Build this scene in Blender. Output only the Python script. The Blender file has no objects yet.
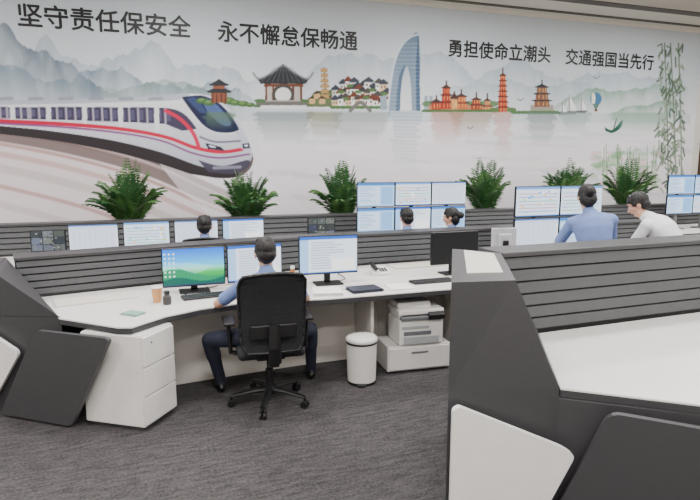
import bpy,bmesh,math,random
import numpy as np
from mathutils import Vector,Matrix,Euler,noise
random.seed(7); np.random.seed(7)
V=Vector
COL=bpy.context.scene.collection
# ---------------------------------------------------------------- materials
def lin(c):
    c=np.asarray(c,dtype=float)/255.0
    return np.where(c<=0.04045,c/12.92,((c+0.055)/1.055)**2.4)
MC={}
def mat(name,rgb,rough=0.5,metal=0.0,var=0.06,scale=12.0,bump=0.0,stretch=(1,1,1),spec=0.5):
    if name in MC: return MC[name]
    m=bpy.data.materials.new(name); m.use_nodes=True
    nt=m.node_tree; b=nt.nodes['Principled BSDF']
    tc=nt.nodes.new('ShaderNodeTexCoord'); mp=nt.nodes.new('ShaderNodeMapping'); mp.inputs['Scale'].default_value=stretch
    nz=nt.nodes.new('ShaderNodeTexNoise'); nz.inputs['Scale'].default_value=scale; nz.inputs['Detail'].default_value=3
    nt.links.new(tc.outputs['Object'],mp.inputs['Vector']); nt.links.new(mp.outputs['Vector'],nz.inputs['Vector'])
    rp=nt.nodes.new('ShaderNodeValToRGB'); c=lin(rgb)
    rp.color_ramp.elements[0].position=0.3; rp.color_ramp.elements[1].position=0.7
    rp.color_ramp.elements[0].color=(*np.clip(c*(1-var),0,1),1); rp.color_ramp.elements[1].color=(*np.clip(c*(1+var),0,1),1)
    nt.links.new(nz.outputs['Fac'],rp.inputs['Fac']); nt.links.new(rp.outputs['Color'],b.inputs['Base Color'])
    b.inputs['Roughness'].default_value=rough; b.inputs['Metallic'].default_value=metal
    b.inputs['Specular IOR Level'].default_value=spec
    if bump>0:
        bp=nt.nodes.new('ShaderNodeBump'); bp.inputs['Strength'].default_value=bump; bp.inputs['Distance'].default_value=0.01
        nt.links.new(nz.outputs['Fac'],bp.inputs['Height']); nt.links.new(bp.outputs['Normal'],b.inputs['Normal'])
    MC[name]=m; return m
def mat_attr(name,attr,emis=0.0,rough=0.5,dark=1.0):
    m=bpy.data.materials.new(name); m.use_nodes=True
    nt=m.node_tree; b=nt.nodes['Principled BSDF']
    a=nt.nodes.new('ShaderNodeAttribute'); a.attribute_name=attr
    nt.links.new(a.outputs['Color'],b.inputs['Base Color']); b.inputs['Roughness'].default_value=rough
    b.inputs['Specular IOR Level'].default_value=0.25
    if emis>0:
        for l in list(b.inputs['Base Color'].links): nt.links.remove(l)
        b.inputs['Base Color'].default_value=(0.01,0.01,0.01,1)
        nt.links.new(a.outputs['Color'],b.inputs['Emission Color']); b.inputs['Emission Strength'].default_value=emis
    return m
DARK=mat('graphite_laminate',(63,62,65),0.42,var=0.04,scale=30)
DARK2=mat('slat_graphite',(78,79,82),0.4,var=0.05,scale=20)
GROOVE=mat('slat_groove',(26,27,29),0.7)
WHITE=mat('white_laminate',(228,225,222),0.35,var=0.02)
CREAM=mat('cream_panel',(214,208,200),0.5,var=0.02)
BLACK=mat('black_plastic',(20,20,22),0.4)
BLACKM=mat('black_mesh_fabric',(24,25,30),0.85,var=0.3,scale=220,bump=0.3)
SILVER=mat('silver_plastic',(180,182,185),0.35,metal=0.1)
CHROME=mat('chrome',(190,190,192),0.2,metal=1.0)
GREYP=mat('grey_plastic',(110,112,116),0.45)
PAPER=mat('paper',(235,235,232),0.8)
SKIN=mat('skin',(205,158,132),0.5,var=0.05)
HAIR=mat('black_hair',(18,15,15),0.55,var=0.4,scale=60,stretch=(3,3,.4),bump=0.4)
SHIRTB=mat('blue_uniform_shirt',(112,132,184),0.8,var=0.06,bump=0.15)
SHIRTW=mat('white_shirt',(222,222,226),0.8,var=0.04,bump=0.15)
PANTS=mat('navy_trousers',(30,34,52),0.85,bump=0.1)
SHOE=mat('black_shoe',(18,18,18),0.35)
EYEW=mat('eye_white',(235,235,235),0.3); EYED=mat('eye_dark',(25,18,15),0.2); LIP=mat('lips',(165,95,88),0.5)
LEAF1=mat('palm_leaf_a',(44,88,44),0.5,var=0.25,scale=6); LEAF2=mat('palm_leaf_b',(80,122,64),0.5,var=0.2,scale=6)
STEM=mat('palm_stem',(80,100,50),0.6); SOIL=mat('soil',(52,40,30),0.95,bump=0.6,scale=40)
POT=mat('planter_white',(205,205,202),0.3)
SCREEN=mat_attr('lit_screen','paint',emis=1.95)
# ---------------------------------------------------------------- geometry helpers
def box(bm,c,s,bev=0.0,R=None,seg=2):
    M=Matrix.Translation(V(c))@(R.to_4x4() if R else Matrix.Identity(4))@Matrix.Diagonal((s[0],s[1],s[2],1))
    r=bmesh.ops.create_cube(bm,size=1,matrix=M)
    if bev>0:
        es=list({e for v in r['verts'] for e in v.link_edges})
        bmesh.ops.bevel(bm,geom=es,offset=bev,segments=seg,affect='EDGES',profile=0.5)
def loft(bm,rings,side,n=14,closed=True):
    cs=[V(r[0]) for r in rings]; vs=[]
    for i,r in enumerate(rings):
        a=cs[max(i-1,0)]; b=cs[min(i+1,len(cs)-1)]
        d=(b-a); d=d.normalized() if d.length>1e-7 else V((0,0,1))
        x=V(side)-d*V(side).dot(d)
        if x.length<1e-4: x=d.orthogonal()
        x.normalize(); y=d.cross(x)
        vs.append([bm.verts.new(cs[i]+x*(r[1]*math.cos(2*math.pi*k/n))+y*(r[2]*math.sin(2*math.pi*k/n))) for k in range(n)])
    for i in range(len(vs)-1):
        for k in range(n):
            bm.faces.new((vs[i][k],vs[i][(k+1)%n],vs[i+1][(k+1)%n],vs[i+1][k]))
    if closed:
        bm.faces.new(list(reversed(vs[0]))); bm.faces.new(vs[-1])
def capsule(bm,p0,r0,p1,r1,n=12,side=(1,0,0.01),fl=1.0):
    p0=V(p0);p1=V(p1);d=(p1-p0)
    if d.length<1e-6: d=V((0,0,1e-3))
    d.normalize(); R=[]
    for a in (80,60,35,10):
        R.append((p0-d*r0*math.sin(math.radians(a)),r0*math.cos(math.radians(a)),fl*r0*math.cos(math.radians(a))))
    for a in (10,35,60,80):
        R.append((p1+d*r1*math.sin(math.radians(a)),r1*math.cos(math.radians(a)),fl*r1*math.cos(math.radians(a))))
    loft(bm,R,side,n)
def ellip(bm,c,r,R=None,seg=16):
    M=Matrix.Translation(V(c))@(R.to_4x4() if R else Matrix.Identity(4))@Matrix.Diagonal((r[0],r[1],r[2],1))
    bmesh.ops.create_uvsphere(bm,u_segments=seg,v_segments=seg*3//4,radius=1,matrix=M)
def lathe(bm,prof,c=(0,0,0),n=28):
    rows=[]
    for r,z in prof:
        rows.append([bm.verts.new((c[0]+r*math.cos(2*math.pi*k/n),c[1]+r*math.sin(2*math.pi*k/n),c[2]+z)) for k in range(n)])
    for i in range(len(rows)-1):
        for k in range(n): bm.faces.new((rows[i][k],rows[i][(k+1)%n],rows[i+1][(k+1)%n],rows[i+1][k]))
    bm.faces.new(list(reversed(rows[0]))); bm.faces.new(rows[-1])
def prism(bm,pts,z0,z1,bev=0.0):
    b=[bm.verts.new((p[0],p[1],z0)) for p in pts]; t=[bm.verts.new((p[0],p[1],z1)) for p in pts]
    n=len(pts); fs=[bm.faces.new(list(reversed(b))),bm.faces.new(t)]
    for i in range(n): fs.append(bm.faces.new((b[i],b[(i+1)%n],t[(i+1)%n],t[i])))
    bmesh.ops.recalc_face_normals(bm,faces=fs)
    if bev>0:
        es=list({e for f in fs for e in f.edges}); bmesh.ops.bevel(bm,geom=es,offset=bev,segments=2,affect='EDGES')
def hexa(bm,lo,up,bev=0.0):
    b=[bm.verts.new(p) for p in lo]; t=[bm.verts.new(p) for p in up]; n=len(lo)
    fs=[bm.faces.new(list(reversed(b))),bm.faces.new(t)]
    for i in range(n): fs.append(bm.faces.new((b[i],b[(i+1)%n],t[(i+1)%n],t[i])))
    bmesh.ops.recalc_face_normals(bm,faces=fs)
    if bev>0:
        es=list({e for f in fs for e in f.edges}); bmesh.ops.bevel(bm,geom=es,offset=bev,segments=2,affect='EDGES')
def roundpoly(pts,rad,seg=5):
    out=[];n=len(pts)
    for i in range(n):
        p=V(pts[i]);a=V(pts[i-1]);b=V(pts[(i+1)%n])
        da=(a-p);db=(b-p); r=min(rad,da.length*.45,db.length*.45); s=p+da.normalized()*r; e=p+db.normalized()*r
        for k in range(seg+1):
            t=k/seg; out.append(tuple(s*(1-t)**2+p*2*t*(1-t)+e*t*t))
    return out
def plate(bm,org,dirx,outline,thick,rad=0.04,lean=0.0):
    d=V((dirx[0],dirx[1],0)).normalized(); nrm=V((d.y,-d.x,0)); o=V((org[0],org[1],0))
    pts=roundpoly([(a,z) for a,z in outline],rad)
    lo=[o+d*a+V((0,0,z))+nrm*lean*z for a,z in pts]; up=[p+nrm*thick for p in lo]
    hexa(bm,lo,up)
class G:
    def __init__(s,name,loc=(0,0,0),rz=0.0):
        s.e=bpy.data.objects.new(name,None); s.e.empty_display_size=0.1; COL.objects.link(s.e)
        s.e.location=loc; s.e.rotation_euler=(0,0,rz)
        s.M=Matrix.Translation(V(loc))@Matrix.Rotation(rz,4,'Z'); s.Mi=s.M.inverted()
    def add(s,name,bm,m,world=False,smooth=False,mods=None):
        me=bpy.data.meshes.new(name)
        if isinstance(bm,bpy.types.Mesh): me=bm
        else:
            bmesh.ops.recalc_face_normals(bm,faces=bm.faces[:]); bm.to_mesh(me); bm.free()
        if world: me.transform(s.Mi)
        for x in (m if isinstance(m,(list,tuple)) else [m]): me.materials.append(x)
        if smooth:
            for p in me.polygons: p.use_smooth=True
        o=bpy.data.objects.new(name,me); COL.objects.link(o); o.parent=s.e
        return o
def B(): return bmesh.new()
def single(name,bm,m,smooth=False):
    me=bpy.data.meshes.new(name); bmesh.ops.recalc_face_normals(bm,faces=bm.faces[:]); bm.to_mesh(me); bm.free()
    for x in (m if isinstance(m,(list,tuple)) else [m]): me.materials.append(x)
    if smooth:
        for p in me.polygons: p.use_smooth=True
    o=bpy.data.objects.new(name,me); COL.objects.link(o); return o
# ---------------------------------------------------------------- camera
CAMH=1.85; FPX=560.0; PITCH=math.atan(85/FPX)
cam=bpy.data.cameras.new('camera'); co=bpy.data.objects.new('camera',cam); COL.objects.link(co)
cam.sensor_width=36; cam.lens=36*FPX/700.0; co.location=(0,0,CAMH); co.rotation_euler=(math.pi/2-PITCH,0,0)
cam.clip_start=0.05
bpy.context.scene.camera=co
# ---------------------------------------------------------------- room
TH=math.radians(18.5); A2=V((math.cos(TH),math.sin(TH),0)); N2=V((math.sin(TH),-math.cos(TH),0)); P0=V((-3.535,8.9,0))
ZC=4.7; SL,SR,DF=-6.5,13.6,12.5
def rm(s,d,z=0): return P0+A2*s+N2*d+V((0,0,z))
def rbox(name,s0,s1,d0,d1,z0,z1,m):
    bm=B(); q=[rm(s0,d0),rm(s1,d0),rm(s1,d1),rm(s0,d1)]
    prism(bm,[(p.x,p.y) for p in q],z0,z1); return single(name,bm,m)
WALLM=mat('wall_paint',(225,221,212),0.8,var=0.02); CEILM=mat('ceiling_paint',(234,227,214),0.85,var=0.02)
TRIMD=mat('ceiling_shadow_gap',(92,84,78),0.6); WOOD=mat('brown_wood',(96,62,44),0.5,var=0.2,scale=5,stretch=(1,1,.15))
m=bpy.data.materials.new('carpet_tiles'); m.use_nodes=True; nt=m.node_tree; b=nt.nodes['Principled BSDF']; b.inputs['Roughness'].default_value=0.9
b.inputs['Specular IOR Level'].default_value=0.15
tc=nt.nodes.new('ShaderNodeTexCoord'); mp=nt.nodes.new('ShaderNodeMapping'); mp.inputs['Rotation'].default_value=(0,0,math.radians(-22))
nt.links.new(tc.outputs['Object'],mp.inputs['Vector'])
mp2=nt.nodes.new('ShaderNodeMapping'); mp2.inputs['Scale'].default_value=(3.5,17,1); nt.links.new(mp.outputs['Vector'],mp2.inputs['Vector'])
n1=nt.nodes.new('ShaderNodeTexNoise'); n1.inputs['Scale'].default_value=1.7; n1.inputs['Detail'].default_value=6; n1.inputs['Roughness'].default_value=.75; nt.links.new(mp2.outputs['Vector'],n1.inputs['Vector'])
n2=nt.nodes.new('ShaderNodeTexNoise'); n2.inputs['Scale'].default_value=55; n2.inputs['Detail'].default_value=3; nt.links.new(mp.outputs['Vector'],n2.inputs['Vector'])
mx=nt.nodes.new('ShaderNodeMixRGB'); mx.inputs['Fac'].default_value=.4; nt.links.new(n1.outputs['Fac'],mx.inputs[1]); nt.links.new(n2.outputs['Fac'],mx.inputs[2])
rp=nt.nodes.new('ShaderNodeValToRGB'); rp.color_ramp.elements[0].position=.38; rp.color_ramp.elements[1].position=.62
rp.color_ramp.elements[0].color=(*lin((53,51,53)),1); rp.color_ramp.elements[1].color=(*lin((92,88,89)),1)
nt.links.new(mx.outputs[0],rp.inputs['Fac']); nt.links.new(rp.outputs['Color'],b.inputs['Base Color'])
fz=nt.nodes.new('ShaderNodeTexNoise'); fz.inputs['Scale'].default_value=260; nt.links.new(tc.outputs['Object'],fz.inputs['Vector'])
bp=nt.nodes.new('ShaderNodeBump'); bp.inputs['Strength'].default_value=.6; bp.inputs['Distance'].default_value=.006; nt.links.new(fz.outputs['Fac'],bp.inputs['Height']); nt.links.new(bp.outputs['Normal'],b.inputs['Normal'])
CARPET=m
rbox('floor',SL,SR,0,DF,-0.1,0,CARPET)
rbox('ceiling',SL,SR,0,DF,ZC,ZC+0.12,CEILM)
rbox('wall_back',SL-.15,SR+.15,-0.15,0,-0.1,ZC+.12,WALLM)
rbox('wall_left',SL-.15,SL,0,DF,-0.1,ZC+.12,WALLM)
rbox('wall_right',SR,SR+.15,0,DF,-0.1,ZC+.12,WALLM)
rbox('wall_front',SL-.15,SR+.15,DF,DF+.15,-0.1,ZC+.12,WALLM)
rbox('baseboard_back',SL,11.85,0.0,0.03,0,0.12,DARK)
rbox('trim_1',SL,SR,0.28,0.36,ZC-0.02,ZC,TRIMD)
rbox('trim_2',SL,SR,0.95,1.15,ZC-0.03,ZC,TRIMD)
rbox('trim_3',SL,SR,1.15,2.3,ZC-0.015,ZC,mat('ceiling_board',(205,196,184),0.8,var=.03))
rbox('trim_4',SL,SR,0.0,0.05,ZC-0.06,ZC,mat('cornice',(236,230,220),.7,var=.02))
g=G('door_1',rm(12.6,0.04))
bm=B(); q=[rm(11.95,0.0),rm(13.35,0.0),rm(13.35,0.06),rm(11.95,0.06)]; prism(bm,[(p.x,p.y) for p in q],0,2.8); g.add('frame',bm,mat('door_frame',(70,46,34),.5),world=True)
for a,c in ((12.02,12.63),(12.67,13.28)):
    bm=B(); q=[rm(a,0.06),rm(c,0.06),rm(c,0.09),rm(a,0.09)]; prism(bm,[(p.x,p.y) for p in q],0.01,2.72,.004); g.add('leaf',bm,WOOD,world=True)
bm=B(); capsule(bm,rm(12.58,.12,1.0),.012,rm(12.58,.12,1.3),.012); g.add('handle',bm,CHROME,world=True)
# ---------------------------------------------------------------- mural, painted on a 1.25 cm metric grid
cp,sp=math.cos(PITCH),math.sin(PITCH)
def wall_sz(u,v):
    # rectify a traced point of the flat mural to wall metres (distance along, height)
    dx=(u-350)/FPX; dy=(250-v)/FPX; Y=cp+sp*dy; Z=-sp+cp*dy
    t=(P0.x*A2.y-P0.y*A2.x)/(dx*A2.y-Y*A2.x)
    x,y=dx*t,Y*t
    return ((x-P0.x)*A2.x+(y-P0.y)*A2.y, CAMH+Z*t)
RES=0.0125; S0,S1,Z0,Z1=-4.5,11.75,0.6,4.64
W=int((S1-S0)/RES)+1; H=int((Z1-Z0)/RES)+1
zz=np.linspace(0,1,H)[:,None]
def ramp(t,stops):
    xs=[s[0] for s in stops]; return np.stack([np.interp(t,xs,[s[1][k] for s in stops]) for k in range(3)],-1)
C=np.repeat(ramp(zz[:,0],[(0,(232,226,231)),(.35,(238,234,239)),(.55,(232,232,237)),(.72,(212,219,226)),(.88,(204,213,221)),(1,(212,217,224))])[:,None,:],W,1)
def cxy(p):
    s,z=wall_sz(*p); return ((s-S0)/RES,(z-Z0)/RES)
def poly(pts,col,al=1.0,grad=None):
    P=np.array([cxy(p) for p in pts]); x0,y0=np.floor(P.min(0)).astype(int)-1; x1,y1=np.ceil(P.max(0)).astype(int)+2
    x0=max(x0,0);y0=max(y0,0);x1=min(x1,W);y1=min(y1,H)
    if x1<=x0 or y1<=y0: return
    cov=np.zeros((y1-y0,x1-x0))
    for oy in (-.25,.25):
        for ox in (-.25,.25):
            X,Y=np.meshgrid(np.arange(x0,x1)+ox,np.arange(y0,y1)+oy); ins=np.zeros(X.shape,bool)
            for i in range(len(P)):
                ax,ay=P[i-1];bx,by=P[i]
                if ay==by: continue
                ins^=((ay>Y)!=(by>Y))&(X<(bx-ax)*(Y-ay)/(by-ay)+ax)
            cov+=ins*.25
    c=np.array(col,float)
    if grad is not None:
        t=np.clip((np.arange(y0,y1)-P[:,1].min())/(np.ptp(P[:,1])+1e-6),0,1)[:,None,None]; c=np.array(grad,float)*(1-t)+c*t
    a=(cov*al)[...,None]; C[y0:y1,x0:x1]=C[y0:y1,x0:x1]*(1-a)+c*a
def stroke(pts,w,col,al=1.0,soft=1.0):
    P=np.array([cxy(p) for p in pts]); r=w/RES/2; pad=int(r+soft+2)
    x0,y0=np.floor(P.min(0)).astype(int)-pad; x1,y1=np.ceil(P.max(0)).astype(int)+pad
    x0=max(x0,0);y0=max(y0,0);x1=min(x1,W);y1=min(y1,H)
    if x1<=x0 or y1<=y0: return
    X,Y=np.meshgrid(np.arange(x0,x1),np.arange(y0,y1)); D=np.full(X.shape,1e9)
    for i in range(len(P)-1):
        a=P[i];d=P[i+1]-a; L=d@d+1e-9; t=np.clip(((X-a[0])*d[0]+(Y-a[1])*d[1])/L,0,1)
        D=np.minimum(D,np.hypot(X-a[0]-t*d[0],Y-a[1]-t*d[1]))
    a=(np.clip((r+soft/2-D)/soft,0,1)*al)[...,None]; C[y0:y1,x0:x1]=C[y0:y1,x0:x1]*(1-a)+np.array(col,float)*a
def sm(pts,k=6):
    out=[];n=len(pts)
    for i in range(n-1):
        p0=np.array(pts[max(i-1,0)]);p1=np.array(pts[i]);p2=np.array(pts[i+1]);p3=np.array(pts[min(i+2,n-1)])
        for j in range(k):
            t=j/k; out.append(tuple(.5*((2*p1)+(-p0+p2)*t+(2*p0-5*p1+4*p2-p3)*t*t+(-p0+3*p1-3*p2+p3)*t**3)))
    out.append(tuple(pts[-1])); return out
def mount(ctrl,col,al,fade,rough=3.0,seed=0):
    P=np.array([cxy(p) for p in sm(ctrl,8)]); xs=np.arange(max(0,int(P[:,0].min())),min(W,int(P[:,0].max())))
    if len(xs)<2: return
    o=np.argsort(P[:,0]); zr=np.interp(xs,P[o,0],P[o,1])
    nzv=np.array([noise.fractal(V((x*.03,seed*7.3,0)),1.0,2.0,5) for x in xs]); zr=zr+nzv*rough*3
    Y=np.arange(H)[:,None]; d=zr[None,:]-Y; edge=np.clip(d+.5,0,1)
    edgef=np.clip(np.minimum(xs-xs[0],xs[-1]-xs)/40.0,0,1)[None,:]
    tex=np.array([[noise.noise(V((x*.05,yy*.02,seed)))+.6*noise.noise(V((x*.16,yy*.05,seed+3))) for x in xs[::3]] for yy in range(0,H,3)])
    tex=np.kron(tex,np.ones((3,3)))[:H,:len(xs)]
    a=(edge*al*np.exp(-np.maximum(d,0)/fade)*edgef*(1+.6*tex))[...,None]; a=np.clip(a,0,1)
    C[:,xs]=C[:,xs]*(1-a)+np.array(col,float)*a
mount([(-60,40),(0,60),(40,48),(90,62),(150,50),(210,68),(270,78)],(140,158,174),.42,45,6,1)
mount([(280,88),(320,66),(350,52),(395,58),(430,50),(470,72),(520,60),(560,78),(610,70),(660,80),(690,72)],(150,168,184),.45,30,4,2)
mount([(430,96),(470,84),(500,80),(540,88),(575,82),(610,94)],(150,172,180),.4,22,3,9)
mount([(-60,0),(-10,26),(10,34),(40,52),(58,56),(90,80),(130,92)],(92,108,122),.72,48,6,3)
mount([(-60,70),(0,68),(50,80),(100,70),(140,72),(170,85),(230,92),(270,100)],(112,132,146),.66,26,5,4)
mount([(90,95),(130,88),(165,82),(210,90),(250,98)],(108,132,124),.5,18,3,5)
mount([(545,112),(570,96),(600,88),(625,93),(650,84),(690,88)],(112,146,124),.65,18,3,6)
mount([(600,118),(630,106),(655,104),(690,100)],(98,136,110),.6,14,2,7)
stroke([(250,112),(400,116),(560,120),(690,122)],.25,(240,240,244),.45,20)
poly([(235,108),(690,114),(690,124),(235,121)],(184,200,204),.5)
for k in range(44):
    r_=random.Random(k); v=r_.uniform(124,200); u=r_.uniform(260,640); stroke([(u,v),(u+r_.uniform(20,70),v+r_.uniform(0,3))],r_.uniform(.03,.10),r_.choice([(208,206,216),(222,212,220),(250,248,250),(204,212,222)]),.55,4)
# embankment at left
poly(sm([(-80,118),(0,126),(90,140),(150,156),(200,182),(245,205)])+[(120,235),(-80,235)],(220,210,212),.9,grad=(234,226,228))
for k,(dv,w,c) in enumerate([(2,.10,(82,66,64)),(7,.05,(146,122,120)),(12,.16,(104,88,86)),(20,.05,(180,142,138)),(30,.08,(200,172,170)),(44,.12,(204,192,194)),(62,.06,(190,154,152)),(80,.10,(212,200,202))]):
    stroke(sm([(-80,118+dv*.8),(0,124+dv),(80,138+dv*1.1),(150,157+dv*1.2),(205,182+dv*1.15),(255,204+dv*.9)]),w,c,.8,2)
poly(sm([(150,152),(200,170),(250,176),(290,195),(330,230)])+[(230,232),(180,190)],(240,236,241),.6)
poly([(-80,96),(0,100),(0,124),(-80,118)],(140,130,128),.8)
# train
body=sm([(-80,94),(0,101),(60,100),(120,98.5),(160,96),(188,94),(204,95),(219,101),(232,113),(242,128),(250,145),(252,156),(247,166),(236,172),(218,173),(196,168),(160,155),(110,143),(50,134),(0,129),(-80,122)])
poly([(p[0]+1,p[1]+5) for p in body],(66,56,56),.85)
poly(body,(240,240,246),1,grad=(176,180,194))
poly(sm([(-80,92),(0,100),(60,98.5),(120,97.5),(160,95.5),(188,93.5),(178,100),(120,102.5),(60,104),(0,105)])+[(-80,99)],(176,180,194),.9)
for u in range(-60,180,30): stroke([(u,99),(u+12,98.6)],.05,(140,144,156),.8)
poly(sm([(-80,100),(0,107),(60,107),(120,107.5),(165,108),(184,114),(197,129)])+[(182,131)]+sm([(165,124),(120,122),(60,120),(0,118),(-80,111)]),(62,56,78))
for u in list(range(-70,30,7))+list(range(30,168,9)):
    v0=np.interp(u,[-80,0,165],[100,107,108]); v1=np.interp(u,[-80,0,165],[111,118,124])
    stroke([(u,v0+1),(u+.6,v1-1)],.03,(180,172,188),.9)
    poly([(u+1.4,v0+2.4),(u+5.4,v0+2.4),(u+5.8,v1-2.6),(u+1.8,v1-2.6)],(104,104,136),.5)
for u in range(-62,165,36): poly([(u,np.interp(u,[-80,0,165],[99,106,107])),(u+5,np.interp(u,[-80,0,165],[99,106,107])),(u+5.5,np.interp(u,[-80,0,165],[116,124,133])),(u+.5,np.interp(u,[-80,0,165],[116,124,133]))],(228,228,236))
stroke(sm([(-80,115),(0,121),(60,124),(120,129),(165,137),(196,148),(222,152),(249,148)]),.055,(186,30,66),1)
stroke(sm([(-80,117),(0,123.5),(60,127),(120,133),(162,141),(192,153),(220,158),(250,154)]),.03,(112,44,106),.8)
stroke(sm([(166,111),(180,119),(193,133),(199,148)]),.06,(196,36,76),.95)
poly(sm([(-80,119),(0,126),(50,131),(110,140),(160,152),(196,165),(218,170),(236,171),(236,177),(215,178)])+sm([(190,174),(150,161),(100,149),(50,140),(0,134)])+[(-80,126)],(46,40,44))
poly(sm([(219,102),(232,114),(242,129),(250,146),(251,154),(240,147),(236,133),(229,117)]),(196,200,216),.9)
poly(sm([(180,97.5),(196,95.6),(207,97),(221,105),(233,119),(239,131),(230,133.5),(215,132.5),(203,126),(191,112)]),(26,32,62))
poly(sm([(200,98),(209,99.5),(221,109),(231,124),(222,125),(208,113)]),(84,106,158),.85)
poly(sm([(186,99),(196,98),(206,112),(200,113)]),(62,78,122),.7)
stroke(sm([(181,98),(191,112),(203,126),(215,132.5),(230,133.5),(239,131)]),.025,(240,240,246),.9)
stroke(sm([(200,137),(216,142),(240,141)]),.03,(96,98,120),.9)
poly([(205,143),(221,147),(225,151),(208,149)],(40,42,60)); poly([(208,145),(215,146.5),(216,148),(210,147.3)],(230,240,255)); poly([(242,144),(249,143),(250,148),(243,149)],(46,48,64)); poly([(244,145),(247.5,144.6),(248,146.6),(245,147)],(230,240,255))
poly(sm([(198,160),(222,166),(248,160),(247,168),(232,174),(208,172)]),(66,62,78),.95); stroke([(214,168),(240,167)],.05,(150,150,166),.8)
# ---- skyline
def roof(cx,v,w,h,col=(58,60,62),al=1.0):
    poly(sm([(cx-w,v-h*.55),(cx-w*.8,v-h*.25),(cx-w*.35,v-h*.6),(cx,v-h)],4)+sm([(cx,v-h),(cx+w*.35,v-h*.6),(cx+w*.8,v-h*.25),(cx+w,v-h*.55)],4)+[(cx+w*.75,v),(cx-w*.75,v)],col,al)
def rect(a,b,c,d,col,al=1.0): poly([(a,b),(c,b),(c,d),(a,d)],col,al)
def bush(u,v,r,c,al=.95): poly([(u+r*math.cos(t)*1.3,v+r*.62*math.sin(t)) for t in np.linspace(0,6.28,10)],c,al)
for du,dv,r in ((202,101,5),(209,103,5),(228,101,6),(235,103,5),(243,104,5),(250,105,4),(257,106,3)): bush(du,dv,r,(66,98,58)); bush(du-1,dv-1,r*.5,(104,136,80))
rect(211,92,227,103,(126,76,56)); roof(219,93,15,8,(40,42,46)); rect(213,83,225,89,(132,80,58)); roof(219,86,12,7,(40,42,46))
for u in (212,216,221,225): rect(u,92,u+1,103,(70,40,34))
roof(283,84,30,20,(44,47,52)); roof(283,72,9,8,(54,56,60)); stroke(sm([(253,73),(259,79),(272,73),(283,66),(294,73),(307,79),(313,73)]),.03,(120,124,128),.9)
for k in range(9): stroke([(283+(k-4)*2,68),(283+(k-4)*5.4,82)],.012,(96,100,106),.7)
rect(264,84,303,87,(104,62,44)); rect(267,87,300,102,(170,160,150),.7)
for u in (265,272,292,300): rect(u,86,u+2,102,(96,56,42))
poly([(283+9.5*math.cos(t),95+9*math.sin(t)) for t in np.linspace(0,6.28,24)],(232,234,232)); stroke([(283+9.5*math.cos(t),95+9*math.sin(t)) for t in np.linspace(0,6.28,24)],.05,(70,66,64))
rect(256,101,311,105.5,(104,102,98)); stroke([(256,101),(311,101)],.02,(170,168,162))
for u in (258,262,304,309): bush(u,101,3,(74,106,64))
poly(sm([(306,107),(310,98),(316,91),(325,92),(334,90),(340,107)]),(86,104,68),.95)
for i in range(6): roof(325-.2*i,98-i*5.2,7.5-i*.85,5,(74,60,44)); rect(321-.1*i,94.5-i*5.2,329-.3*i,98.5-i*5.2,(176,142,92))
for u,v in ((309,98),(314,93),(319,98),(331,96),(335,100)): rect(u,v,u+6,v+6,(206,172,126)); roof(u+3,v+1,5,3,(60,52,48))
rnd=random.Random(3)
for row,v_,n_ in ((0,82,9),(1,89,13),(2,97,13)):
  for i in range(n_):
    u=(340 if row==0 else 332)+i*(4.6 if row else 4.9)+rnd.uniform(-1,1); v=v_+rnd.uniform(-3,3)+i*.25; w=rnd.uniform(5.5,9)
    rect(u,v,u+w,109,rnd.choice([(248,248,244),(240,236,228),(222,198,166),(240,240,240),(214,214,212)]))
    poly([(u-1.4,v+.6),(u+w*.5,v-3.6),(u+w+1.4,v+.6),(u+w,v+2.0),(u,v+2.0)],rnd.choice([(44,46,52),(66,64,64),(100,52,38),(50,56,70)]))
    rect(u+w*.2,v+3.4,u+w*.38,v+5.8,(74,70,68)); rect(u+w*.6,v+3.4,u+w*.78,v+5.8,(130,84,60))
for i in range(13): bush(333+i*4.8,107.5,2.8,(66,106,60))
for u,v in ((341,92),(350,86),(358,92),(372,90),(384,94),(366,98),(346,99)): bush(u,v,2.8,(78,112,66))
stroke(sm([(350,111),(360,102.5),(370,111)]),.06,(110,108,104))
# twin-leg skyscraper
poly(sm([(387,111),(390,84),(394,62),(401,46),(410,37),(418,34),(419.5,60),(419.5,90),(420,111)])+sm([(411.5,111),(411,92),(409.5,76),(406,66),(402.5,76),(400.5,92),(399.5,111)]),(104,126,150),1,grad=(136,152,170))
poly([(418,34),(419.5,60),(419.5,90),(420,111),(416,111),(415.5,64)],(62,84,112),.9)
poly(sm([(399.5,111),(400.5,92),(402.5,76),(406,66)])+[(403,66),(399,76),(396.5,92),(395.5,111)],(70,92,120),.8)
stroke(sm([(387.5,111),(390.5,84),(394.5,62),(401.5,46),(410,37.5),(418,34.5)]),.035,(222,232,240),.9)
for v in range(44,109,4): 
    ul=np.interp(v,[37,46,62,84,111],[410,401,394,390,387]); stroke([(ul+1,v),(398 if v>70 else 416,v)],.012,(186,200,212),.5); stroke([(412,v),(419,v)],.012,(160,178,196),.5)
for du in (424,429,383,380): rect(du,96,du+3.5,110,(150,166,180)); 
def pagoda(cx,vb,n,w,st,c1=(176,52,38),c2=(70,50,46)):
    for i in range(n):
        s=1-i*.5/n; rect(cx-w*.6*s,vb-st*(i+1),cx+w*.6*s,vb-st*i,c1)
        for q in (-.3,.1,.4): rect(cx+w*s*q,vb-st*(i+.75),cx+w*s*q+.7,vb-st*(i+.2),(236,196,120),.8)
        roof(cx,vb-st*(i+1)+1.2,w*s,st*.6,c2)
    stroke([(cx,vb-st*n),(cx,vb-st*n-6)],.03,c2)
for i in range(9): bush(428+i*8,104,5,(84,118,76),.9)
rect(428,105,492,112,(176,124,98)); 
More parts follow.
